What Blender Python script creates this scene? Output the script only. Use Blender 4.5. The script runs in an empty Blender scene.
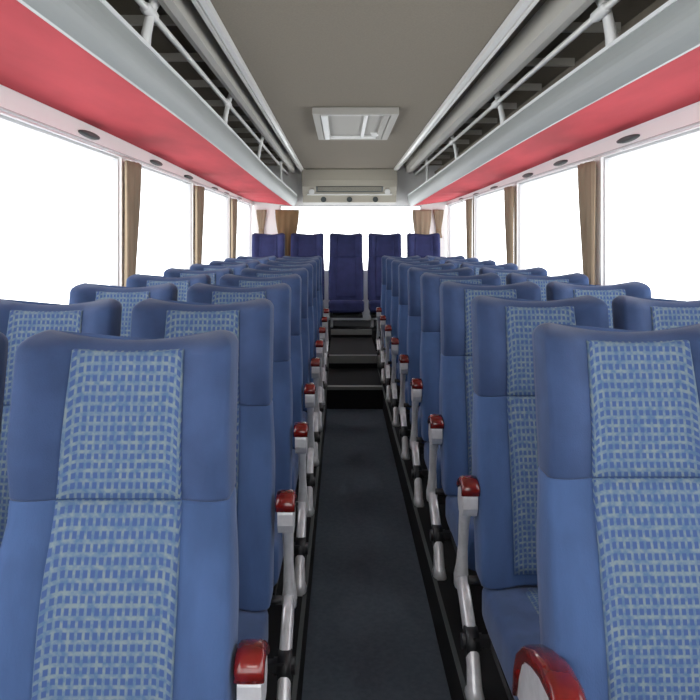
import bpy, math, random
from math import sin, cos, pi, radians, sqrt
random.seed(7)
sc = bpy.context.scene
COL = sc.collection
H = 1.45           # camera height above the aisle floor
ZP = 0.16          # seat platform height
YR = 9.30          # rear wall
YF = -1.90         # front of the cabin
XL, XR = -1.14, 1.34
ZC = 2.31          # centre ceiling

# ------------------------------------------------------------------ materials
MATS = {}
def mat(name, col, rough=0.6, metal=0.0, spec=0.5, noise=0.0, nscale=20.0, bump=0.0, bscale=200.0, sheen=0.0,
        stretch=(1, 1, 1), coat=0.0, col2=None):
    m = bpy.data.materials.new(name); m.use_nodes = True
    nt = m.node_tree; N = nt.nodes; L = nt.links
    b = N['Principled BSDF']
    b.inputs['Base Color'].default_value = (*col, 1)
    b.inputs['Roughness'].default_value = rough
    b.inputs['Metallic'].default_value = metal
    b.inputs['Specular IOR Level'].default_value = spec
    b.inputs['Coat Weight'].default_value = coat
    if sheen:
        b.inputs['Sheen Weight'].default_value = sheen
        b.inputs['Sheen Roughness'].default_value = 0.4
    if noise or bump:
        tc = N.new('ShaderNodeTexCoord'); mp = N.new('ShaderNodeMapping')
        mp.inputs['Scale'].default_value = stretch
        L.new(tc.outputs['Object'], mp.inputs['Vector'])
    if noise:
        n = N.new('ShaderNodeTexNoise'); n.inputs['Scale'].default_value = nscale
        n.inputs['Detail'].default_value = 4
        L.new(mp.outputs[0], n.inputs['Vector'])
        mix = N.new('ShaderNodeMix'); mix.data_type = 'RGBA'
        c2 = col2 or tuple(c * (1 - noise) for c in col)
        mix.inputs['A'].default_value = (*c2, 1)
        mix.inputs['B'].default_value = (*[min(1, c * (1 + noise * 0.5)) for c in col], 1)
        rmp = N.new('ShaderNodeMapRange')
        rmp.inputs['From Min'].default_value = 0.35; rmp.inputs['From Max'].default_value = 0.65
        L.new(n.outputs['Fac'], rmp.inputs['Value'])
        L.new(rmp.outputs[0], mix.inputs['Factor'])
        L.new(mix.outputs['Result'], b.inputs['Base Color'])
    if bump:
        n2 = N.new('ShaderNodeTexNoise'); n2.inputs['Scale'].default_value = bscale
        n2.inputs['Detail'].default_value = 2
        L.new(mp.outputs[0], n2.inputs['Vector'])
        bp = N.new('ShaderNodeBump'); bp.inputs['Strength'].default_value = bump
        bp.inputs['Distance'].default_value = 0.002
        L.new(n2.outputs['Fac'], bp.inputs['Height'])
        L.new(bp.outputs[0], b.inputs['Normal'])
    MATS[name] = m
    return m

def check_fabric(name):
    """woven check: rows of small blue squares between pale greenish threads (16 mm repeat)"""
    m = bpy.data.materials.new(name); m.use_nodes = True
    nt = m.node_tree; N = nt.nodes; L = nt.links
    b = N['Principled BSDF']; b.inputs['Roughness'].default_value = 0.85
    b.inputs['Specular IOR Level'].default_value = 0.2
    tc = N.new('ShaderNodeTexCoord'); sep = N.new('ShaderNodeSeparateXYZ')
    L.new(tc.outputs['Object'], sep.inputs[0])
    def M(op, a, bb=None):
        n = N.new('ShaderNodeMath'); n.operation = op
        for i, v in enumerate((a, bb)):
            if v is None: continue
            if isinstance(v, (int, float)): n.inputs[i].default_value = v
            else: L.new(v, n.inputs[i])
        return n.outputs[0]
    CELL = 0.0132
    # z + y so that the check also runs along the seat cushion
    v = M('SUBTRACT', sep.outputs['Z'], sep.outputs['Y'])
    fx = M('ABSOLUTE', M('SUBTRACT', M('FRACT', M('DIVIDE', sep.outputs['X'], CELL)), 0.5))
    fz = M('ABSOLUTE', M('SUBTRACT', M('FRACT', M('DIVIDE', v, CELL)), 0.5))
    mx = M('MAXIMUM', fx, fz)
    sq = N.new('ShaderNodeMapRange'); sq.inputs['From Min'].default_value = 0.25; sq.inputs['From Max'].default_value = 0.37
    L.new(mx, sq.inputs['Value'])
    n = N.new('ShaderNodeTexNoise'); n.inputs['Scale'].default_value = 75; n.inputs['Detail'].default_value = 2
    L.new(tc.outputs['Object'], n.inputs['Vector'])
    nr = N.new('ShaderNodeMapRange'); nr.inputs['From Min'].default_value = 0.35; nr.inputs['From Max'].default_value = 0.65
    L.new(n.outputs['Fac'], nr.inputs['Value'])
    thr = N.new('ShaderNodeMix'); thr.data_type = 'RGBA'
    thr.inputs['A'].default_value = (0.080, 0.142, 0.245, 1); thr.inputs['B'].default_value = (0.175, 0.232, 0.262, 1)
    L.new(nr.outputs[0], thr.inputs['Factor'])
    mix = N.new('ShaderNodeMix'); mix.data_type = 'RGBA'
    mix.inputs['A'].default_value = (0.052, 0.095, 0.235, 1)
    L.new(sq.outputs[0], mix.inputs['Factor']); L.new(thr.outputs['Result'], mix.inputs['B'])
    L.new(mix.outputs['Result'], b.inputs['Base Color'])
    MATS[name] = m
    return m

def glass_mat(name):
    m = bpy.data.materials.new(name); m.use_nodes = True
    nt = m.node_tree; N = nt.nodes; L = nt.links
    N.remove(N['Principled BSDF'])
    tr = N.new('ShaderNodeBsdfTransparent'); tr.inputs[0].default_value = (0.98, 0.985, 0.985, 1)
    gl = N.new('ShaderNodeBsdfGlossy'); gl.inputs['Roughness'].default_value = 0.02
    mx = N.new('ShaderNodeMixShader'); mx.inputs[0].default_value = 0.03
    L.new(tr.outputs[0], mx.inputs[1]); L.new(gl.outputs[0], mx.inputs[2])
    L.new(mx.outputs[0], N['Material Output'].inputs[0])
    MATS[name] = m

mat('bolster', (0.051, 0.095, 0.215), 0.85, spec=0.2, noise=0.22, nscale=9, bump=0.3, bscale=350, sheen=0.15, stretch=(1, 1, 0.35))
mat('head_fabric', (0.042, 0.073, 0.165), 0.85, spec=0.2, noise=0.18, nscale=10, bump=0.3, bscale=350, sheen=0.15)
mat('rear_fabric', (0.028, 0.034, 0.105), 0.85, spec=0.2, noise=0.18, nscale=10)  # backlit shade of the rear bench put into a darker blue
mat('shell', (0.045, 0.06, 0.12), 0.6)
check_fabric('check')
mat('silver', (0.72, 0.72, 0.74), 0.3, metal=0.3, noise=0.12, nscale=30)
mat('black', (0.012, 0.012, 0.014), 0.5)
mat('red_lacquer', (0.16, 0.008, 0.006), 0.22, coat=0.6, noise=0.35, nscale=25)
mat('carpet', (0.092, 0.113, 0.140), 0.95, spec=0.1, noise=0.12, nscale=60, bump=0.4, bscale=500)
mat('rubber', (0.010, 0.010, 0.011), 0.8, spec=0.2, bump=0.2, bscale=80)
mat('nosing', (0.20, 0.20, 0.19), 0.4, metal=0.5)
mat('headliner', (0.225, 0.198, 0.160), 0.9, spec=0.1, noise=0.07, nscale=120, bump=0.3, bscale=400)
mat('rack_inside', (0.21, 0.18, 0.14), 0.85, noise=0.1, nscale=12)
mat('rack_red', (0.52, 0.068, 0.083), 0.8, spec=0.15, noise=0.13, nscale=6, stretch=(1, 0.25, 1))
mat('rack_lip', (0.37, 0.395, 0.39), 0.45, noise=0.07, nscale=5, stretch=(1, 0.15, 1))
mat('rack_trim', (0.82, 0.84, 0.83), 0.35)
mat('alu', (0.80, 0.79, 0.76), 0.3, metal=0.2)
mat('duct', (0.52, 0.50, 0.45), 0.5)
mat('white_panel', (0.93, 0.93, 0.925), 0.5)
mat('wall_panel', (0.55, 0.57, 0.58), 0.7)
mat('frame_grey', (0.55, 0.55, 0.56), 0.5)
mat('dark_grey', (0.05, 0.06, 0.06), 0.5)
mat('curtain', (0.30, 0.235, 0.165), 0.9, spec=0.1, noise=0.15, nscale=14, stretch=(1, 1, 0.2))
mat('curtain_brown', (0.20, 0.13, 0.07), 0.9, spec=0.1, noise=0.2, nscale=14, stretch=(1, 1, 0.2))
mat('tie', (0.25, 0.18, 0.11), 0.8)
mat('hatch_white', (0.80, 0.80, 0.78), 0.4)
mat('hatch_panel', (0.40, 0.385, 0.35), 0.6)
mat('beige_panel', (0.42, 0.39, 0.32), 0.6)
glass_mat('glass')

# ------------------------------------------------------------------ mesh helpers
class MB:
    def __init__(s): s.v = []; s.f = []; s.sm = []
    def add(s, vs, fs, smooth=False):
        o = len(s.v); s.v += [tuple(p) for p in vs]
        for f in fs: s.f.append(tuple(i + o for i in f)); s.sm.append(smooth)
    def box(s, x0, x1, y0, y1, z0, z1):
        v = [(x, y, z) for x in (x0, x1) for y in (y0, y1) for z in (z0, z1)]
        s.add(v, [(0, 1, 3, 2), (4, 6, 7, 5), (0, 4, 5, 1), (2, 3, 7, 6), (0, 2, 6, 4), (1, 5, 7, 3)])
    def loft(s, rings, smooth=True, cap=True):
        n = len(rings[0]); v = [p for r in rings for p in r]; f = []
        for i in range(len(rings) - 1):
            for j in range(n):
                k = (j + 1) % n
                f.append((i * n + j, i * n + k, (i + 1) * n + k, (i + 1) * n + j))
        s.add(v, f, smooth)
        if cap:
            o = len(s.v) - len(v)
            s.f.append(tuple(o + j for j in range(n))[::-1]); s.sm.append(False)
            s.f.append(tuple(o + (len(rings) - 1) * n + j for j in range(n))); s.sm.append(False)
    def prism(s, prof, y0, y1):
        """profile in XZ extruded along Y"""
        n = max(1, int((y1 - y0) / .35)); ys = [y0 + (y1 - y0) * i / n for i in range(n + 1)]
        s.loft([[(x, y, z) for x, z in prof] for y in ys], smooth=False)
    def prism_x(s, prof, x0, x1):
        s.loft([[(x0, y, z) for y, z in prof], [(x1, y, z) for y, z in prof]], smooth=False)
    def sweep_yz(s, pts, xc, hx, hn, n=12, e=3.5):
        """path in the YZ plane with a super-elliptic section, half sizes hx (along X) and hn (list or number)"""
        rings = []
        for i, (y, z) in enumerate(pts):
            a = pts[max(0, i - 1)]; b = pts[min(len(pts) - 1, i + 1)]
            ty, tz = b[0] - a[0], b[1] - a[1]; l = sqrt(ty * ty + tz * tz) or 1
            ny, nz = -tz / l, ty / l
            h = hn[i] if isinstance(hn, (list, tuple)) else hn
            w = hx[i] if isinstance(hx, (list, tuple)) else hx
            r = []
            for k in range(n):
                t = 2 * pi * (k + .5) / n
                c, q = cos(t), sin(t)
                cx = math.copysign(abs(c) ** (2 / e), c) * w
                cn = math.copysign(abs(q) ** (2 / e), q) * h
                r.append((xc + cx, y + ny * cn, z + nz * cn))
            rings.append(r)
        s.loft(rings)
    def tube(s, a, b, r, n=12):
        from mathutils import Vector
        a = Vector(a); b = Vector(b); d = (b - a).normalized()
        u = d.orthogonal().normalized(); w = d.cross(u)
        s.loft([[tuple(p + u * cos(2 * pi * k / n) * r + w * sin(2 * pi * k / n) * r) for k in range(n)] for p in (a, b)])
    def path(s, pts, r, n=10):
        from mathutils import Vector
        pts = [Vector(p) for p in pts]; rings = []; u = None
        for i, p in enumerate(pts):
            d = (pts[min(i + 1, len(pts) - 1)] - pts[max(i - 1, 0)]).normalized()
            u = d.orthogonal().normalized() if u is None else (u - d * u.dot(d)).normalized()
            w = d.cross(u); rr = r[i] if isinstance(r, (list, tuple)) else r
            rings.append([tuple(p + u * cos(2 * pi * k / n) * rr + w * sin(2 * pi * k / n) * rr) for k in range(n)])
        s.loft(rings)
    def build(s, name, m, parent=None, bevel=0.0):
        me = bpy.data.meshes.new(name)
        me.from_pydata(s.v, [], s.f)
        for p, q in zip(me.polygons, s.sm): p.use_smooth = q
        me.materials.append(MATS[m] if isinstance(m, str) else m)
        import bmesh
        bm = bmesh.new(); bm.from_mesh(me)
        bmesh.ops.recalc_face_normals(bm, faces=bm.faces); bm.to_mesh(me); bm.free()
        me.update()
        o = bpy.data.objects.new(name, me); COL.objects.link(o)
        if bevel:
            bv = o.modifiers.new('bevel', 'BEVEL'); bv.width = bevel; bv.segments = 2; bv.limit_method = 'ANGLE'
        if parent: o.parent = parent
        return o

def tag(o, label, cat, group=None):
    o['label'] = label; o['category'] = cat
    if group: o['group'] = group
    return o
def empty(name, loc):
    o = bpy.data.objects.new(name, None); COL.objects.link(o); o.location = loc
    o.empty_display_size = 0.1
    return o
def struct(o):
    o['kind'] = 'structure'; return o
def copy_tree(o, parent=None):
    c = o.copy(); COL.objects.link(c)
    c.parent = parent
    for ch in [x for x in list(KIDS.get(o.name, []))]:
        copy_tree(ch, c)
    return c
KIDS = {}
def index_kids():
    KIDS.clear()
    for o in COL.objects:
        if o.parent: KIDS.setdefault(o.parent.name, []).append(o)

def sstep(a, b, x):
    t = max(0, min(1, (x - a) / (b - a))); return t * t * (3 - 2 * t)

# ------------------------------------------------------------------ the cabin shell
PILLARS = [-1.6, 0.2, 2.0, 3.8, 5.6, 7.4, 9.2]
ZS, ZH = 0.88, 1.868     # window sill and head
b = MB(); b.box(XL - .1, XR + .1, YF - .1, YR + .15, -0.08, 0.0)
fl = struct(b.build('floor', 'rubber'))
# raised platforms either side of the aisle, with a metal edge
PXL, PXR = -0.128, 0.343
b = MB(); b.box(XL, PXL, YF + .4, YR, 0.0, ZP); struct(b.build('trim_1', 'rubber'))
b = MB(); b.box(PXR, XR, YF + .4, YR, 0.0, ZP); struct(b.build('trim_2', 'rubber'))

def side_wall(name, x0, x1):
    b = MB()
    b.box(x0, x1, YF, YR + .1, 0, ZS)
    b.box(x0, x1, YF, YR + .1, ZH, ZC + .12)
    for p in PILLARS:
        b.box(x0, x1, p - .05, p + .05, ZS, ZH)
    return struct(b.build(name, 'white_panel'))
side_wall('wall_left', XL - .06, XL)
side_wall('wall_right', XR, XR + .06)
wn = 1
for x0, x1 in ((XL - .045, XL - .015), (XR + .015, XR + .045)):
    for a, c in zip(PILLARS[:-1], PILLARS[1:]):
        ya, yb = a + .05, c - .05
        f = MB(); t = .012
        f.box(x0, x1, ya, ya + t, ZS, ZH); f.box(x0, x1, yb - t, yb, ZS, ZH)
        f.box(x0, x1, ya + t, yb - t, ZS, ZS + t); f.box(x0, x1, ya + t, yb - t, ZH - t, ZH)
        w = struct(f.build('window_%d' % wn, 'frame_grey'))
        g = MB(); xm = (x0 + x1) / 2
        g.box(xm - .003, xm + .003, ya + t, yb - t, ZS + t, ZH - t)
        g.build('glass_pane', 'glass', w)
        wn += 1

# rear wall with window
RWX0, RWX1, RWZ0, RWZ1 = -0.80, 1.02, 1.02, 1.87
b = MB()
b.box(XL, XR, YR, YR + .06, 0, RWZ0)
b.box(XL, XR, YR, YR + .06, RWZ1, ZC + .12)
b.box(XL, RWX0, YR, YR + .06, RWZ0, RWZ1)
b.box(RWX1, XR, YR, YR + .06, RWZ0, RWZ1)
struct(b.build('wall_rear', 'white_panel'))
f = MB(); t = .015
f.box(RWX0, RWX1, YR + .01, YR + .05, RWZ0, RWZ0 + t); f.box(RWX0, RWX1, YR + .01, YR + .05, RWZ1 - t, RWZ1)
f.box(RWX0, RWX0 + t, YR + .01, YR + .05, RWZ0 + t, RWZ1 - t); f.box(RWX1 - t, RWX1, YR + .01, YR + .05, RWZ0 + t, RWZ1 - t)
w = struct(f.build('window_%d' % wn, 'frame_grey'))
g = MB(); g.box(RWX0 + t, RWX1 - t, YR + .027, YR + .033, RWZ0 + t, RWZ1 - t); g.build('glass_pane', 'glass', w); wn += 1
# front of the cabin (behind the photographer): dashboard-height wall and windscreen
b = MB()
b.box(XL - .06, XR + .06, YF - .06, YF, 0, .75); b.box(XL - .06, XR + .06, YF - .06, YF, 2.12, ZC + .12)
b.box(XL - .06, XL + .06, YF - .06, YF, .75, 2.12); b.box(XR - .06, XR + .06, YF - .06, YF, .75, 2.12)
struct(b.build('wall_front', 'white_panel'))
f = MB()
f.box(XL + .06, XR - .06, YF - .04, YF - .02, .75, .77); f.box(XL + .06, XR - .06, YF - .04, YF - .02, 2.10, 2.12)
w = struct(f.build('window_%d' % wn, 'frame_grey'))
g = MB(); g.box(XL + .06, XR - .06, YF - .033, YF - .027, .77, 2.10); g.build('glass_pane', 'glass', w)

# ceiling: flat headliner over the aisle, roof skin over the racks
CXL, CXR = -0.535, 0.69
b = MB(); b.box(CXL, CXR, YF, YR, ZC, ZC + .1)
b.box(XL - .06, CXL, YF, YR + .06, ZC + .07, ZC + .12); b.box(CXR, XR + .06, YF, YR + .06, ZC + .07, ZC + .12)
struct(b.build('ceiling', 'headliner'))
# aluminium rails that edge the headliner
def cove(name, x0, x1):
    b = MB()
    xm = (x0 + x1) / 2
    b.prism([(x0, ZC + .005), (x0 + .010, ZC - .018), (xm - .004, ZC - .024), (xm, ZC - .006), (xm + .004, ZC - .024), (x1 - .010, ZC - .018), (x1, ZC + .005)], YF, YR)
    return struct(b.build(name, 'alu'))
cove('trim_3', -0.545, -0.475); cove('trim_4', 0.640, 0.71)

# ------------------------------------------------------------------ luggage racks
def rack(side, name_label):
    # side -1 left, +1 right ; profile corners measured on the photo, relative to the camera axis
    if side < 0: xw, xi, xt, xd0, xd1 = XL, -0.735, -0.70, -0.66, -0.585
    else:        xw, xi, xt, xd0, xd1 = XR, 1.005, 0.965, 0.90, 0.80
    s = side
    y0, y1 = YF + .3, YR - .06
    zi = H + .55; zw = H + .512; zt = H + .69
    root = empty('luggage_rack', ((xw + xi) / 2, y0, zw))
    tag(root, name_label, 'luggage rack', 'luggage racks along both sides')
    off = root.location
    def warp(x, y, z):
        # the racks dip and close in towards the rear wall
        w = max(0, min(1, (xw - x) / (xw - xi))); t = sstep(7.0, y1, y)
        return (x - s * .125 * t * w, y, z - .045 * sstep(3.0, 8.0, y) - .10 * t * w)
    def B(b, n, m, bevel=0, par=None):
        if n not in ('air_duct', 'hand_tube', 'tube_clamp', 'roof_rib', 'bracket'): b.v = [warp(*p) for p in b.v]
        b.v = [(x - off[0], y - off[1], z - off[2]) for x, y, z in b.v]
        return b.build(n, m, par or root, bevel)
    # shelf body
    b = MB(); b.prism([(xw - s * .002, zw + .004), (xi + s * .004, zi + .004), (xi + s * .004, zi + .035), (xw - s * .002, zi + .035)], y0, y1)
    B(b, 'shelf', 'rack_inside')
    # padded red underside
    b = MB(); b.prism([(xw - s * .002, zw), (xi + s * .004, zi), (xi + s * .004, zi + .004), (xw - s * .002, zw + .004)], y0, y1)
    o = B(b, 'underside_panel', 'rack_red'); o['label'] = 'coral red fabric underside panel'
    # front fascia, gently curved
    prof = []
    for k in range(9):
        t = k / 8; x = xi + (xt - xi) * t - s * .018 * sin(pi * t); z = zi - .004 + (zt - zi) * t
        prof.append((x, z))
    prof += [(x + s * .012, z) for x, z in prof[::-1]]
    b = MB(); b.prism(prof, y0, y1); B(b, 'front_fascia', 'rack_lip')
    # bright rim on top of the fascia
    b = MB(); b.prism([(xt - s * .004, zt - .006), (xt - s * .008, zt + .006), (xt + s * .006, zt + .016), (xt + s * .026, zt + .010), (xt + s * .026, zt - .006)], y0, y1)
    B(b, 'top_rim', 'rack_trim')
    # back panel of the rack: sloping inner lining
    b = MB(); b.prism([(xw - s * .002, zi + .035), (xw - s * .03, zi + .04), (xw - s * .12, ZC + .062), (xw - s * .002, ZC + .062)], y0, y1)
    B(b, 'back_panel', 'rack_inside')
    # service duct hung under the roof, with a groove
    b = MB(); b.prism([(xd0, ZC + .069), (xd0, ZC - .005), (xd0 - s * .012, ZC - .028), ((xd0 + xd1) / 2, ZC - .034), (xd1 + s * .012, ZC - .024), (xd1, ZC + .069)], y0, y1)
    B(b, 'air_duct', 'duct')
    # hand tube below the duct
    xr = xd0 + s * .035; zr = ZC - .045
    b = MB(); b.tube((xr, y0, zr), (xr, y1, zr), .013); B(b, 'hand_tube', 'alu')
    # brackets
    for k in range(6):
        y = .85 + 1.77 * k
        if y > y1 - .1: continue
        b = MB(); q = warp(xt, y, 0); ex = q[0] - xt; ez = q[2]
        pts = [(xt + s * .012, zt + .005), (xt + s * .006, zt + .05), (xt - s * .004, zt + .10), (xt - s * .014, zt + .14), (xt - s * .030, ZC + .01), (xt - s * .038, ZC + .069)]
        rings = []
        for (x, z), hw in zip(pts, [.040, .032, .027, .028, .036, .044]):
            rings.append([(x - .010, y - hw, z), (x + .010, y - hw, z), (x + .014, y, z), (x + .010, y + hw, z), (x - .010, y + hw, z), (x - .014, y, z)])
        nr = len(rings)
        rings = [[(px + ex * (1 - i / (nr - 1)), py, pz + ez * (1 - i / (nr - 1))) for px, py, pz in r] for i, r in enumerate(rings)]
        b.loft(rings); B(b, 'bracket', 'hatch_white')
        b = MB(); b.path([(xr, y - .07, zr), (xr, y - .062, zr), (xr, y - .05, zr), (xr, y + .05, zr), (xr, y + .062, zr), (xr, y + .07, zr)], [.012, .019, .022, .022, .019, .012])
        B(b, 'tube_clamp', 'hatch_white')['label'] = 'white clamp sleeve on the tube'
    # divider ribs inside the rack, between brackets
    for k in range(14):
        y = .55 + .62 * k + (.1 if s > 0 else 0)
        if y > y1 - .05: continue
        b = MB(); x0 = xw - s * .14; x1 = xd0 + s * .03
        b.box(min(x0, x1), max(x0, x1), y - .012, y + .012, ZC + .03, ZC + .069)
        B(b, 'roof_rib', 'duct')
    return root
rack(-1, 'long overhead luggage rack with red underside above the left windows')
rack(1, 'long overhead luggage rack with red underside above the right windows')

# ------------------------------------------------------------------ ceiling hatch
def hatch():
    xc, y0, y1 = 0.09, 4.75, 6.0; hw = .285
    root = empty('roof_hatch', (xc, (y0 + y1) / 2, ZC))
    tag(root, 'square roof hatch with pale frame in the ceiling above the aisle', 'roof hatch')
    hy = (y1 - y0) / 2
    b = MB()                                  # outer frame
    for (xa, xb, ya, yb) in ((-hw, hw, -hy, -hy + .05), (-hw, hw, hy - .05, hy), (-hw, -hw + .05, -hy + .05, hy - .05), (hw - .05, hw, -hy + .05, hy - .05)):
        b.box(xa, xb, ya, yb, -.050, 0)
    b.build('outer_frame', 'hatch_panel', root, .006)
    b = MB(); b.box(-hw + .05, hw - .05, -hy + .05, hy - .05, -.030, 0); b.build('hatch_panel', 'hatch_panel', root)
    b = MB(); b.box(-hw + .055, -hw + .10, -hy + .06, hy - .08, -.058, -.030)
    p = b.build('side_rail', 'hatch_white', root, .008); p['label'] = 'bright white rail on the left side'
    b = MB(); b.box(hw - .10, hw - .055, -hy + .06, hy - .08, -.050, -.030); b.build('side_rail', 'hatch_panel', root, .008)
    b = MB(); b.box(.06, .085, -hy + .05, hy - .05, -.045, -.030); b.build('cross_bar', 'hatch_white', root, .004)
    b = MB(); b.box(-hw + .10, hw - .10, -hy + .05, -hy + .08, -.047, -.030); b.build('cross_bar', 'hatch_white', root, .004)
    b = MB(); b.box(-hw + .10, hw - .10, hy - .13, hy - .08, -.05, -.030); b.build('cross_bar', 'hatch_white', root, .004)
    b = MB(); rings = []
    for k in range(7):
        a = pi / 2 * k / 6
        rings.append([(.17 + cos(2 * pi * j / 16) * .036 * max(cos(a), .05), hy - .30 + sin(2 * pi * j / 16) * .036 * max(cos(a), .05), -.030 - .035 * sin(a)) for j in range(16)])
    b.loft(rings); b.build('knob', 'hatch_white', root)
hatch()

# ------------------------------------------------------------------ rear header with grille
def rear_header():
    y1 = YR - .002
    xc = .095
    root = empty('air_return_unit', (xc, y1 - .25, H + .42))
    tag(root, 'beige air unit across the rear wall above the rear window', 'air conditioner')
    z0 = 0.035; top = ZC - (H + .42) - .003
    b = MB(); b.prism_x([(.25, z0), (.19, z0), (.15, .12), (.10, .17), (.02, .22), (-.02, .30), (-.03, top), (.25, top)], -.595, .595)
    b.build('housing', 'beige_panel', root, .006)
    b = MB()
    b.prism_x([(.108, .158), (.100, .166), (.018, .216), (.010, .226), (.024, .228), (.115, .172)], -.42, .42)
    b.build('top_grille', 'dark_grey', root)
    for k in range(4):
        t = (k + .5) / 4; y = .10 - .08 * t - .005; z = .17 + .05 * t
        b = MB(); b.box(-.40, .40, y - .012, y - .002, z - .004, z + .003); b.build('slat', 'beige_panel', root)
    for sx in (-1, 1):
        b = MB(); b.tube((sx * .475, .075, .168), (sx * .475, .02, .155), .035, 18)
        o = b.build('lamp_cover', 'hatch_white', root); o['label'] = 'round pale lamp cover'
    b = MB(); b.box(-.54, .54, .118, .150, .122, .140); b.build('light_strip', 'hatch_white', root, .004)
    for x in (-.33, 0, .33):
        b = MB(); b.tube((x, .19, .075), (x, .158, .069), .035, 16); b.build('air_nozzle', 'dark_grey', root)
rear_header()

# ------------------------------------------------------------------ steps in the aisle
steps = [(6.12, 7.0, .195), (7.0, 8.28, .315), (8.28, YR - .002, .40)]
lab = ['lowest black aisle step with thin metal nosing, where the grey carpet ends', 'middle black aisle step with broad metal nosing', 'topmost black aisle step in front of the rear bench seats']
for i, (ya, yb, z) in enumerate(steps):
    b = MB(); b.box(PXL + .001, PXR - .001, ya + .02, yb + (.018 if i < 2 else 0), 0.001, z - .004)
    o = b.build('aisle_step', 'rubber'); tag(o, lab[i], 'step', 'steps at the rear of the aisle'); o['kind'] = 'thing'
    del o['kind']
    hgt = [.028, .075, .055][i]
    nb = MB(); nb.box(PXL + .001, PXR - .001, ya, ya + .019, z - hgt, z); nb.box(PXL + .001, PXR - .001, ya + .019, ya + .055, z - .004, z)
    nb.build('step_nosing', 'nosing', o)
# carpet runner
b = MB(); b.box(PXL + .001, PXR - .001, YF + .3, 6.118, .0, .008)
tag(b.build('aisle_carpet', 'carpet'), 'dark slate grey carpet runner lying along the aisle floor', 'carpet')
# platform edge strips
for i, (xa, xb) in enumerate(((PXL - .014, PXL + .0005), (PXR - .0005, PXR + .014))):
    b = MB(); b.box(xa, xb, YF + .4, YR - .4, ZP, ZP + .004)
    struct(b.build('trim_%d' % (5 + i), 'dark_grey'))

# raised base under the rear bench
for nm, xa, xb in (('trim_7', XL + .002, PXL), ('trim_8', PXR, XR - .002)):
    b = MB(); b.box(xa, xb, 8.24, YR - .002, ZP, .40); struct(b.build(nm, 'rubber'))

# ------------------------------------------------------------------ seats
TOP = 1.11; SEAM = 0.815; BOT = 0.30; TAN = math.tan(radians(11.5))
US = [sin(pi / 2 * (-1 + 2 * i / 30)) for i in range(31)]
def yaxis(h): return -(TOP - h) * TAN
def halfw(h):
    return .2135 - .012 * sstep(.62, .86, h)
def thick(h): return .115 - .045 * sstep(.5, 1.08, h)
def front_y(u, h, w=1.0):
    T = thick(h)
    a = abs(u)
    bol = (.030 * (1 - sstep(.68, .80, h)) + .052 * sstep(.74, .92, h)) * sstep(.40, .86, a)
    head = .006 * sstep(.84, .95, h)               # pillow
    lum = .016 * sin(pi * max(0, min(1, (h - .32) / .5)))
    e = (1 - a ** 6) ** (1 / 6) if a < 1 else 0
    return yaxis(h) - (T / 2 * e + (bol + head + lum) * w * min(1, e * 1.6)) * w
def section(h, hz, ws, ts):
    """closed ring at height h; ws = width inset, ts = thickness scale"""
    w = halfw(h) - ws; T = thick(h)
    ring = []
    def dip(u): return hz - .020 * (1 - u * u) * sstep(.96, 1.11, hz)
    for u in US:
        y = yaxis(h) + (front_y(u, h) - yaxis(h)) * ts
        ring.append((u * w, y, dip(u)))
    for u in US[1:-1][::-1][::2]:
        e = (1 - abs(u) ** 6) ** (1 / 6)
        ring.append((u * w, yaxis(h) + T / 2 * e * ts, dip(u)))
    return ring
def loft_back(b, h0, h1, round_top, round_bot=False, n=12):
    rings = []
    r = .030
    hs = [h0 + (h1 - (r if round_top else 0) - h0) * i / n for i in range(n + 1)]
    for i, h in enumerate(hs):
        ins = 0; ts = 1
        if i == 0: ins, ts = .002, .97     # stitched seam: edge tucked in
        if not round_top and i == n: ins, ts = .002, .97
        rings.append(section(h, h, ins, ts))
        if i == 0: rings.append(section(h + .006, h + .006, 0, 1))
        if not round_top and i == n - 1: rings.append(section(h1 - .006, h1 - .006, 0, 1))
    if round_top:
        for k in range(1, 7):
            a = pi / 2 * k / 6
            hz = h1 - r + r * sin(a)
            rings.append(section(hz, hz, .036 * (1 - cos(a)) ** 1.0, max(.05, cos(a))))
    b.loft(rings)
def panel(h0, h1, a0, a1, off=.006, ntop=18, top_dip=False):
    """raised centre panel following the front surface"""
    b = MB(); nu = 16; V = []; F = []
    hs = [h0, h0 + .003] + [h0 + (h1 - h0) * i / (ntop - 2) for i in range(1, ntop - 2)] + [h1 - .003, h1]
    us = [-1, -.97] + [-1 + 2 * j / (nu - 2) for j in range(1, nu - 2)] + [.97, 1]
    for i in range(ntop + 1):
        h = hs[i]
        a = a0 + (a1 - a0) * (h - h0) / (h1 - h0)
        for j in range(nu + 1):
            u = a * us[j]
            edge = i in (0, ntop) or j in (0, nu)
            y = front_y(u, h) - (off if not edge else -.004)
            z = h - (.020 * (1 - u * u) * sstep(.96, 1.11, h))
            V.append((u * halfw(h), y, z))
    for i in range(ntop):
        for j in range(nu):
            q = i * (nu + 1) + j
            F.append((q, q + 1, q + nu + 2, q + nu + 1))
    n0 = len(V)                                   # back face gives the panel its own thickness
    V += [(x, y + .012, z) for x, y, z in V]
    F += [tuple(n0 + k for k in f[::-1]) for f in F]
    rim = [j for j in range(nu + 1)] + [i * (nu + 1) + nu for i in range(1, ntop + 1)] + [ntop * (nu + 1) + j for j in range(nu - 1, -1, -1)] + [i * (nu + 1) for i in range(ntop - 1, 0, -1)]
    for k in range(len(rim)):
        p, q = rim[k], rim[(k + 1) % len(rim)]
        F.append((p, q, q + n0, p + n0))
    b.add(V, F, True)
    return b

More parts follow.
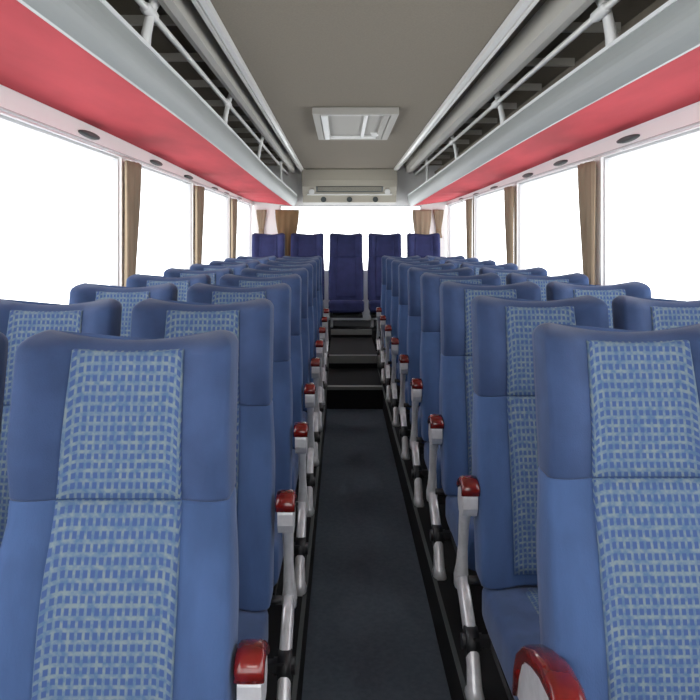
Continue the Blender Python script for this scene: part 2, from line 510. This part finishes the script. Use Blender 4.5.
def rounded_block(b, x0, x1, rows, n=28, e=6):
    """rows of (y, zlow, zhigh, inset) lofted along Y"""
    rings = []
    xc, hw = (x0 + x1) / 2, (x1 - x0) / 2
    for y, zl, zh, ins in rows:
        r = []
        zc, hz = (zl + zh) / 2, (zh - zl) / 2
        for k in range(n):
            t = 2 * pi * (k + .5) / n; c, q = cos(t), sin(t)
            cx = math.copysign(abs(c) ** (2 / e), c) * (hw - ins)
            cz = math.copysign(abs(q) ** (2 / e), q) * hz
            r.append((xc + cx, y, zc + cz - (.012 * (1 - (cx / hw) ** 2) if q > 0 else 0)))
        rings.append(r)
    b.loft(rings)

def make_seat(side, aisle=True, head='head_fabric', body='bolster', name='passenger_seat', pm='check', long_arm=False):
    """side +1: aisle on the +X side of the seat, -1: on the -X side, origin on the platform below the head of the seat"""
    root = empty(name, (0, 0, 0))
    b = MB(); loft_back(b, BOT, SEAM, False); back = b.build('backrest', body, root)
    p = panel(BOT + .03, SEAM, .56, .57).build('centre_panel', pm, back); p['label'] = 'pale checked centre panel of the backrest'
    b = MB(); loft_back(b, SEAM, TOP, True, n=9); hd = b.build('headrest', head, root)
    p = panel(SEAM, TOP - .016, .57, .53, ntop=12).build('centre_panel', pm, hd); p['label'] = 'checked centre panel of the headrest'
    # rear shell
    b = MB(); V = []; F = []
    lv = [BOT + .02 + (TOP - .08 - BOT) * i / 8 for i in range(9)]; nu = 8
    for d in (0, .012):
        for h in lv:
            for j in range(nu + 1):
                u = .88 * (-1 + 2 * j / nu)
                V.append((u * halfw(h), yaxis(h) + thick(h) / 2 * (1 - abs(u) ** 6) ** (1 / 6) - .002 + d, h))
    q = 9 * (nu + 1)
    for i in range(8):
        for j in range(nu):
            a = i * (nu + 1) + j; f = (a, a + 1, a + nu + 2, a + nu + 1)
            F.append(f[::-1]); F.append(tuple(k + q for k in f))
    rim = list(range(nu + 1)) + [i * (nu + 1) + nu for i in range(1, 9)] + [8 * (nu + 1) + j for j in range(nu - 1, -1, -1)] + [i * (nu + 1) for i in range(7, 0, -1)]
    for k in range(len(rim)):
        a, c = rim[k], rim[(k + 1) % len(rim)]; F.append((a, c, c + q, a + q))
    b.add(V, F, True); b.build('rear_shell', 'shell', root)
    # seat cushion
    b = MB(); rows = []
    for i, t in enumerate([0, .02, .06, .14, .3, .5, .7, .85, .94, .98, 1]):
        y = -.655 + .485 * t
        e = (1 - abs(2 * t - 1) ** 9) ** (1 / 9) if 0 < t < 1 else .55
        e = max(e, .55)
        zc = .235 + .02 * (1 - t); hz = (.075 - .01 * t) * e
        rows.append((y, zc - hz, zc + hz + (.012 if t < .3 else 0) * e, .012 * (1 - e) * 3))
    rounded_block(b, -.207, .207, rows); cu = b.build('seat_cushion', body, root)
    b = MB(); V = []; F = []
    ny, nx = 8, 8
    for d in (0, -.02):
        for i in range(ny + 1):
            t = .08 + .84 * i / ny; y = -.655 + .485 * t
            zc = .235 + .02 * (1 - t); hz = .075 - .01 * t
            for j in range(nx + 1):
                u = -1 + 2 * j / nx; x = u * .105
                z = zc + hz - .012 * (1 - (x / .207) ** 2) + (.012 if t < .3 else .012 * (1 - sstep(.3, .5, t))) + .004
                if (i in (0, ny) or j in (0, nx)): z -= .006
                V.append((x, y, z + d))
    q = (ny + 1) * (nx + 1)
    for i in range(ny):
        for j in range(nx):
            a = i * (nx + 1) + j; f = (a, a + 1, a + nx + 2, a + nx + 1); F.append(f); F.append(tuple(k + q for k in f[::-1]))
    rim = list(range(nx + 1)) + [i * (nx + 1) + nx for i in range(1, ny + 1)] + [ny * (nx + 1) + j for j in range(nx - 1, -1, -1)] + [i * (nx + 1) for i in range(ny - 1, 0, -1)]
    for k in range(len(rim)):
        a, c = rim[k], rim[(k + 1) % len(rim)]; F.append((a, c, c + q, a + q))
    b.add(V, F, True); p = b.build('centre_panel', pm, cu); p['label'] = 'checked centre panel of the seat cushion'
    # black hinge bar between back and cushion
    b = MB(); b.tube((-.20, -.155, .285), (.20, -.155, .285), .016); 
    if aisle: b.tube((side * .20, -.155, .285), (side * .238, -.155, .285), .012)
    b.build('hinge_bar', 'black', root)
    # under-frame and legs
    b = MB(); b.box(-.19, .19, -.60, -.565, .125, .16); b.box(-.19, .19, -.24, -.205, .125, .16)
    b.box(-.19, -.16, -.565, -.24, .13, .155); b.box(.16, .19, -.565, -.24, .13, .155)
    b.build('seat_frame', 'black', root)
    xo = -side * .17
    def leg(x, hx):
        l = MB(); l.sweep_yz([(-.42, .13), (-.42, .07), (-.425, .02), (-.425, 0.001)], x, hx, [.045, .028, .035, .06])
        return l.build('leg', 'silver', root)
    leg(xo, .016)
    if aisle:
        X = side * (.245 if long_arm == 'low' else .250 if side > 0 else (.228 if long_arm else .237))
        # aisle-side cast frame: from the hinge forward and down to the leg
        l = MB(); l.sweep_yz([(-.03, .225), (-.09, .205), (-.15, .165), (-.20, .125), (-.235, .08), (-.252, .03), (-.252, 0.001)], X, [.016, .017, .017, .018, .018, .020, .026], [.030, .034, .036, .032, .026, .028, .050])
        l.build('leg', 'silver', root)
        k = MB(); k.tube((X - .018, -.20, .13), (X + .018, -.20, .13), .040, 16); k.tube((X - side * .03, -.20, .13), (X + side * .028, -.20, .13), .022, 12)
        o = k.build('recline_knob', 'black', root); o['label'] = 'black knob on the side frame'
        # bridge from the cushion frame to the side frame
        k = MB(); k.box(min(side * .185, X), max(side * .185, X), -.235, -.21, .13, .155); k.build('cross_tube', 'black', root)
        # armrest: slim post, silver core, red lacquered rim
        arm = MB()
        if long_arm is True:
            top_p = [(-.10, .39), (-.14, .41)]
            rim_p = [(-.050, .35), (-.060, .40), (-.085, .445), (-.125, .475), (-.185, .498), (-.250, .513), (-.310, .515), (-.350, .498), (-.366, .460), (-.366, .41)]
            core = rim_p + [(-.33, .385), (-.27, .38), (-.20, .375), (-.11, .35)]
            rh = [.007, .012, .015, .017, .018, .018, .018, .018, .016, .010]
            cap_p, rx = rim_p, .030
        else:
            top_p = [(-.105, .485), (-.12, .53)] if long_arm != 'low' else [(-.085, .46), (-.09, .50)]
            core = [(-.094, .535), (-.112, .555), (-.135, .569), (-.160, .575), (-.182, .572), (-.192, .535), (-.192, .505), (-.175, .480), (-.145, .468), (-.105, .472), (-.085, .50)]; rim_p = []
            cap_p = [(-.100, .545), (-.116, .558), (-.134, .569), (-.156, .576), (-.178, .575), (-.191, .562), (-.193, .545)]
            rh = [.008, .014, .016, .016, .016, .014, .009]; rx = .027
        if long_arm == 'low':
            rim_p = [(y + .014, z - .018) for y, z in rim_p]; core = [(y + .014, z - .018) for y, z in core]; cap_p = [(y + .014, z - .018) for y, z in cap_p]
        arm.sweep_yz([(-.02, .205), (-.022, .235), (-.035, .27), (-.055, .34)] + ([(-.075, .37)] if long_arm is True else [(-.075, .42)]) + top_p, X, [.021, .022, .018, .014, .015, .018, .020], [.026, .027, .021, .017, .018, .024, .030 if long_arm is True else .036])
        V = []; n = len(core)
        for dx in (-.021, .021): V += [(X + dx, y, z) for y, z in core]
        arm.add(V, [tuple(range(n)), tuple(range(n, 2 * n))[::-1]] + [(i, (i + 1) % n, (i + 1) % n + n, i + n) for i in range(n)])
        a = arm.build('armrest', 'silver', root)
        r = MB(); r.sweep_yz(cap_p, X, rx, rh)
        p = r.build('arm_pad', 'red_lacquer', a); p['label'] = 'glossy dark red arched arm pad'
    return root

protoL_a = make_seat(+1, True); protoL_w = make_seat(+1, False)
protoR_a = make_seat(-1, True); protoR_w = make_seat(-1, False)
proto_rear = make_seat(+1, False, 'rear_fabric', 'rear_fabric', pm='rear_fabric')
for c in [o for o in COL.objects if o.name.startswith('centre_panel') and o.data.materials[0] == MATS['rear_fabric']]: del c['label']
proto_first = make_seat(-1, True, long_arm=True); proto_firstL = make_seat(+1, True, long_arm='low')
index_kids()
ordn = ['nearest', 'second', 'third', 'fourth', 'fifth', 'sixth', 'seventh', 'eighth', 'ninth']
used = set()
def place(proto, x, y, z, label, group, rz=0):
    if proto.name not in used:
        used.add(proto.name); o = proto
    else:
        o = copy_tree(proto)
    o.location = (x, y, z); o.rotation_euler.z = rz
    tag(o, label, 'bus seat', group)
    return o
for k in range(9):
    yl = 1.425 + .742 * k; yr = 1.545 + .742 * k
    rw = 'row nearest the camera' if k == 0 else ('%s row from the camera' % ordn[k] if k < 8 else 'last row before the rear bench')
    place(protoL_a if k else proto_firstL, -.405, yl, ZP, 'blue high-backed seat with checked centre, left side, aisle seat, ' + rw, 'aisle seats left of the aisle')
    place(protoL_w, -.862, yl, ZP, 'blue high-backed seat with checked centre, left side, window seat, ' + rw, 'window seats left of the aisle')
    place(protoR_a if k else proto_first, .609, yr, ZP, 'blue high-backed seat with checked centre, right side, aisle seat, ' + rw, 'aisle seats right of the aisle')
    place(protoR_w, 1.056, yr, ZP, 'blue high-backed seat with checked centre, right side, window seat, ' + rw, 'window seats right of the aisle')
rear_lab = ['dark blue rear bench seat in the left corner by the window', 'dark blue rear bench seat between left corner seat and middle seat',
            'dark blue middle seat of the rear bench, facing up the aisle', 'dark blue rear bench seat between middle seat and right corner seat',
            'dark blue rear bench seat in the right corner by the window']
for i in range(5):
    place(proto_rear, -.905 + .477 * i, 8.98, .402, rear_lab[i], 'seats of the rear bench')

# ------------------------------------------------------------------ curtains on the pillars
def curtain(x, y, wy, z0, z1, seed, m, lean, s, label, group, wx=.024, along='y'):
    rnd = random.Random(seed)
    zt = z0 + .10
    n = 56; rings = []
    ph = rnd.random() * 6
    for i in range(25):
        t = i / 24; z = z1 - (z1 - z0) * t
        k = 1 - .55 * sstep(0, .85, t) if z > zt else .45 + .25 * (zt - z) / .1
        cx = 0; cy = lean * sstep(0, 1, t)
        r = []
        for j in range(n):
            a = 2 * pi * j / n
            f = 1 + .20 * sin(a * 9 + ph + .8 * sin(t * 3)) + .07 * sin(a * 17 + ph)
            px = wx * sin(a) * f * (1 - .2 * t); py = wy * cos(a) * k * (1 + .04 * sin(a * 7))
            r.append((px + cx, py + cy, z) if along == 'y' else (py + cy, px + cx, z))
        rings.append(r)
    b = MB(); b.loft(rings)
    b.v = [(px, py, pz - z0) for px, py, pz in b.v]
    o = b.build('curtain', m); o.location = (x, y, z0)
    tag(o, label, 'curtain', group)
    tb = MB(); rings = []
    for zz, e in ((zt - z0 - .02, 1.0), (zt - z0 - .01, 1.04), (zt - z0 + .01, 1.04), (zt - z0 + .02, 1.0)):
        rr = []
        for j in range(24):
            a = 2 * pi * j / 24; px = wx * 1.12 * sin(a) * e; py = wy * .52 * cos(a) * e + lean * .97
            rr.append((px, py, zz) if along == 'y' else (py, px, zz))
        rings.append(rr)
    tb.loft(rings); tb.build('tieback', 'tie', o)
    return o
names = ['nearest', 'second', 'third']
for k, y in enumerate((3.84, 5.64, 7.44)):
    curtain(XL + .034, y, .125, .98, H + .398, 3 + k, 'curtain', -.07, -1, 'gathered beige curtain tied to the left window pillar, %s from the camera' % names[k], 'curtains on the left window pillars')
    curtain(XR - .034, y + .03, .115, .98, H + .398, 13 + k, 'curtain', -.05, 1, 'gathered beige curtain tied to the right window pillar, %s from the camera' % names[k], 'curtains on the right window pillars')
curtain(-.70, YR - .05, .15, 1.00, H + .36, 31, 'curtain_brown', 0, 0, 'brown curtain gathered at the left end of the rear window', 'rear window curtains', .028, 'x')
curtain(1.02, YR - .05, .12, 1.00, H + .36, 33, 'curtain', 0, 0, 'beige curtain gathered at the right end of the rear window', 'rear window curtains', .028, 'x')
curtain(-1.03, YR - .04, .065, 1.45, H + .36, 41, 'curtain', 0, 0, 'narrow beige curtain hanging in the rear left corner', 'rear corner curtains', .022, 'x')
curtain(1.235, YR - .04, .065, 1.45, H + .36, 43, 'curtain', 0, 0, 'narrow beige curtain hanging in the rear right corner', 'rear corner curtains', .022, 'x')

# ------------------------------------------------------------------ curtain rails and oval fittings on the window header
for s, x, ys, nm in ((-1, XL, (3.25, 4.42, 5.35, 6.45, 7.1, 8.0), 'left'), (1, XR, (3.38, 4.42, 5.2, 6.35, 7.2, 8.1), 'right')):
    rr = empty('curtain_rail', (x, 4.0, H + .425)); tag(rr, 'thin pale curtain rail along the %s window header' % nm, 'curtain rail', 'curtain rails')
    b = MB(); b.tube((-s * .022, -4.2, 0), (-s * .022, 5.2, 0), .006, 8); b.build('rail_tube', 'frame_grey', rr)
    for k in range(6):
        b = MB(); y = PILLARS[k + 1] - 4.0 - .35
        b.box(min(-s * .001, -s * .020), max(-s * .001, -s * .020), y - .008, y + .008, -.007, .007); b.build('rail_bracket', 'frame_grey', rr)
    for k, y in enumerate(ys):
        b = MB(); rings = []
        for d, e in ((0, 1.0), (.012, 1.0), (.020, .85), (.024, .5)):
            rings.append([(-s * (.001 + d), .125 * cos(2 * pi * j / 20) * e, .014 * sin(2 * pi * j / 20) * e) for j in range(20)])
        b.loft(rings); o = b.build('air_vent', 'dark_grey'); o.location = (x, y, H + .462 - .030 * sstep(3.5, 7.5, y))
        tag(o, 'dark oval vent on the %s window header, %s from the camera' % (nm, ['nearest', 'second', 'third', 'fourth', 'fifth', 'sixth'][k]), 'vent', 'oval vents on the %s header' % nm)

# ------------------------------------------------------------------ light: overcast daylight through the windows
w = bpy.data.worlds.new('World'); sc.world = w; w.use_nodes = True
bg = w.node_tree.nodes['Background']
bg.inputs[0].default_value = (0.97, 0.985, 1.0, 1); bg.inputs[1].default_value = 3.6

# added fill light above and behind the camera, brightens the front seats
ld = bpy.data.lights.new('front_cabin_lamp', 'AREA'); ld.shape = 'RECTANGLE'; ld.size = 1.4; ld.size_y = .5; ld.energy = 14
ld.color = (1, .98, .95)
lo = bpy.data.objects.new('front_cabin_lamp', ld); COL.objects.link(lo)
lo.location = (.1, -1.0, 2.2); lo.rotation_euler = (radians(52), 0, 0)

cam = bpy.data.cameras.new('Camera'); co = bpy.data.objects.new('Camera', cam); COL.objects.link(co)
co.location = (0, 0, H); co.rotation_euler = (pi / 2, 0, 0)
cam.sensor_fit = 'HORIZONTAL'; cam.sensor_width = 36; cam.lens = 36 * 725 / 700
cam.shift_x = 8 / 700; cam.shift_y = -112 / 700
cam.clip_start = .02
sc.camera = co
vs = sc.view_settings
vs.view_transform = 'Standard'; vs.look = 'None'; vs.exposure = 0.0; vs.gamma = 1.0; vs.use_curve_mapping = False
sc.cycles.max_bounces = 12; sc.cycles.diffuse_bounces = 6; sc.cycles.transparent_max_bounces = 16
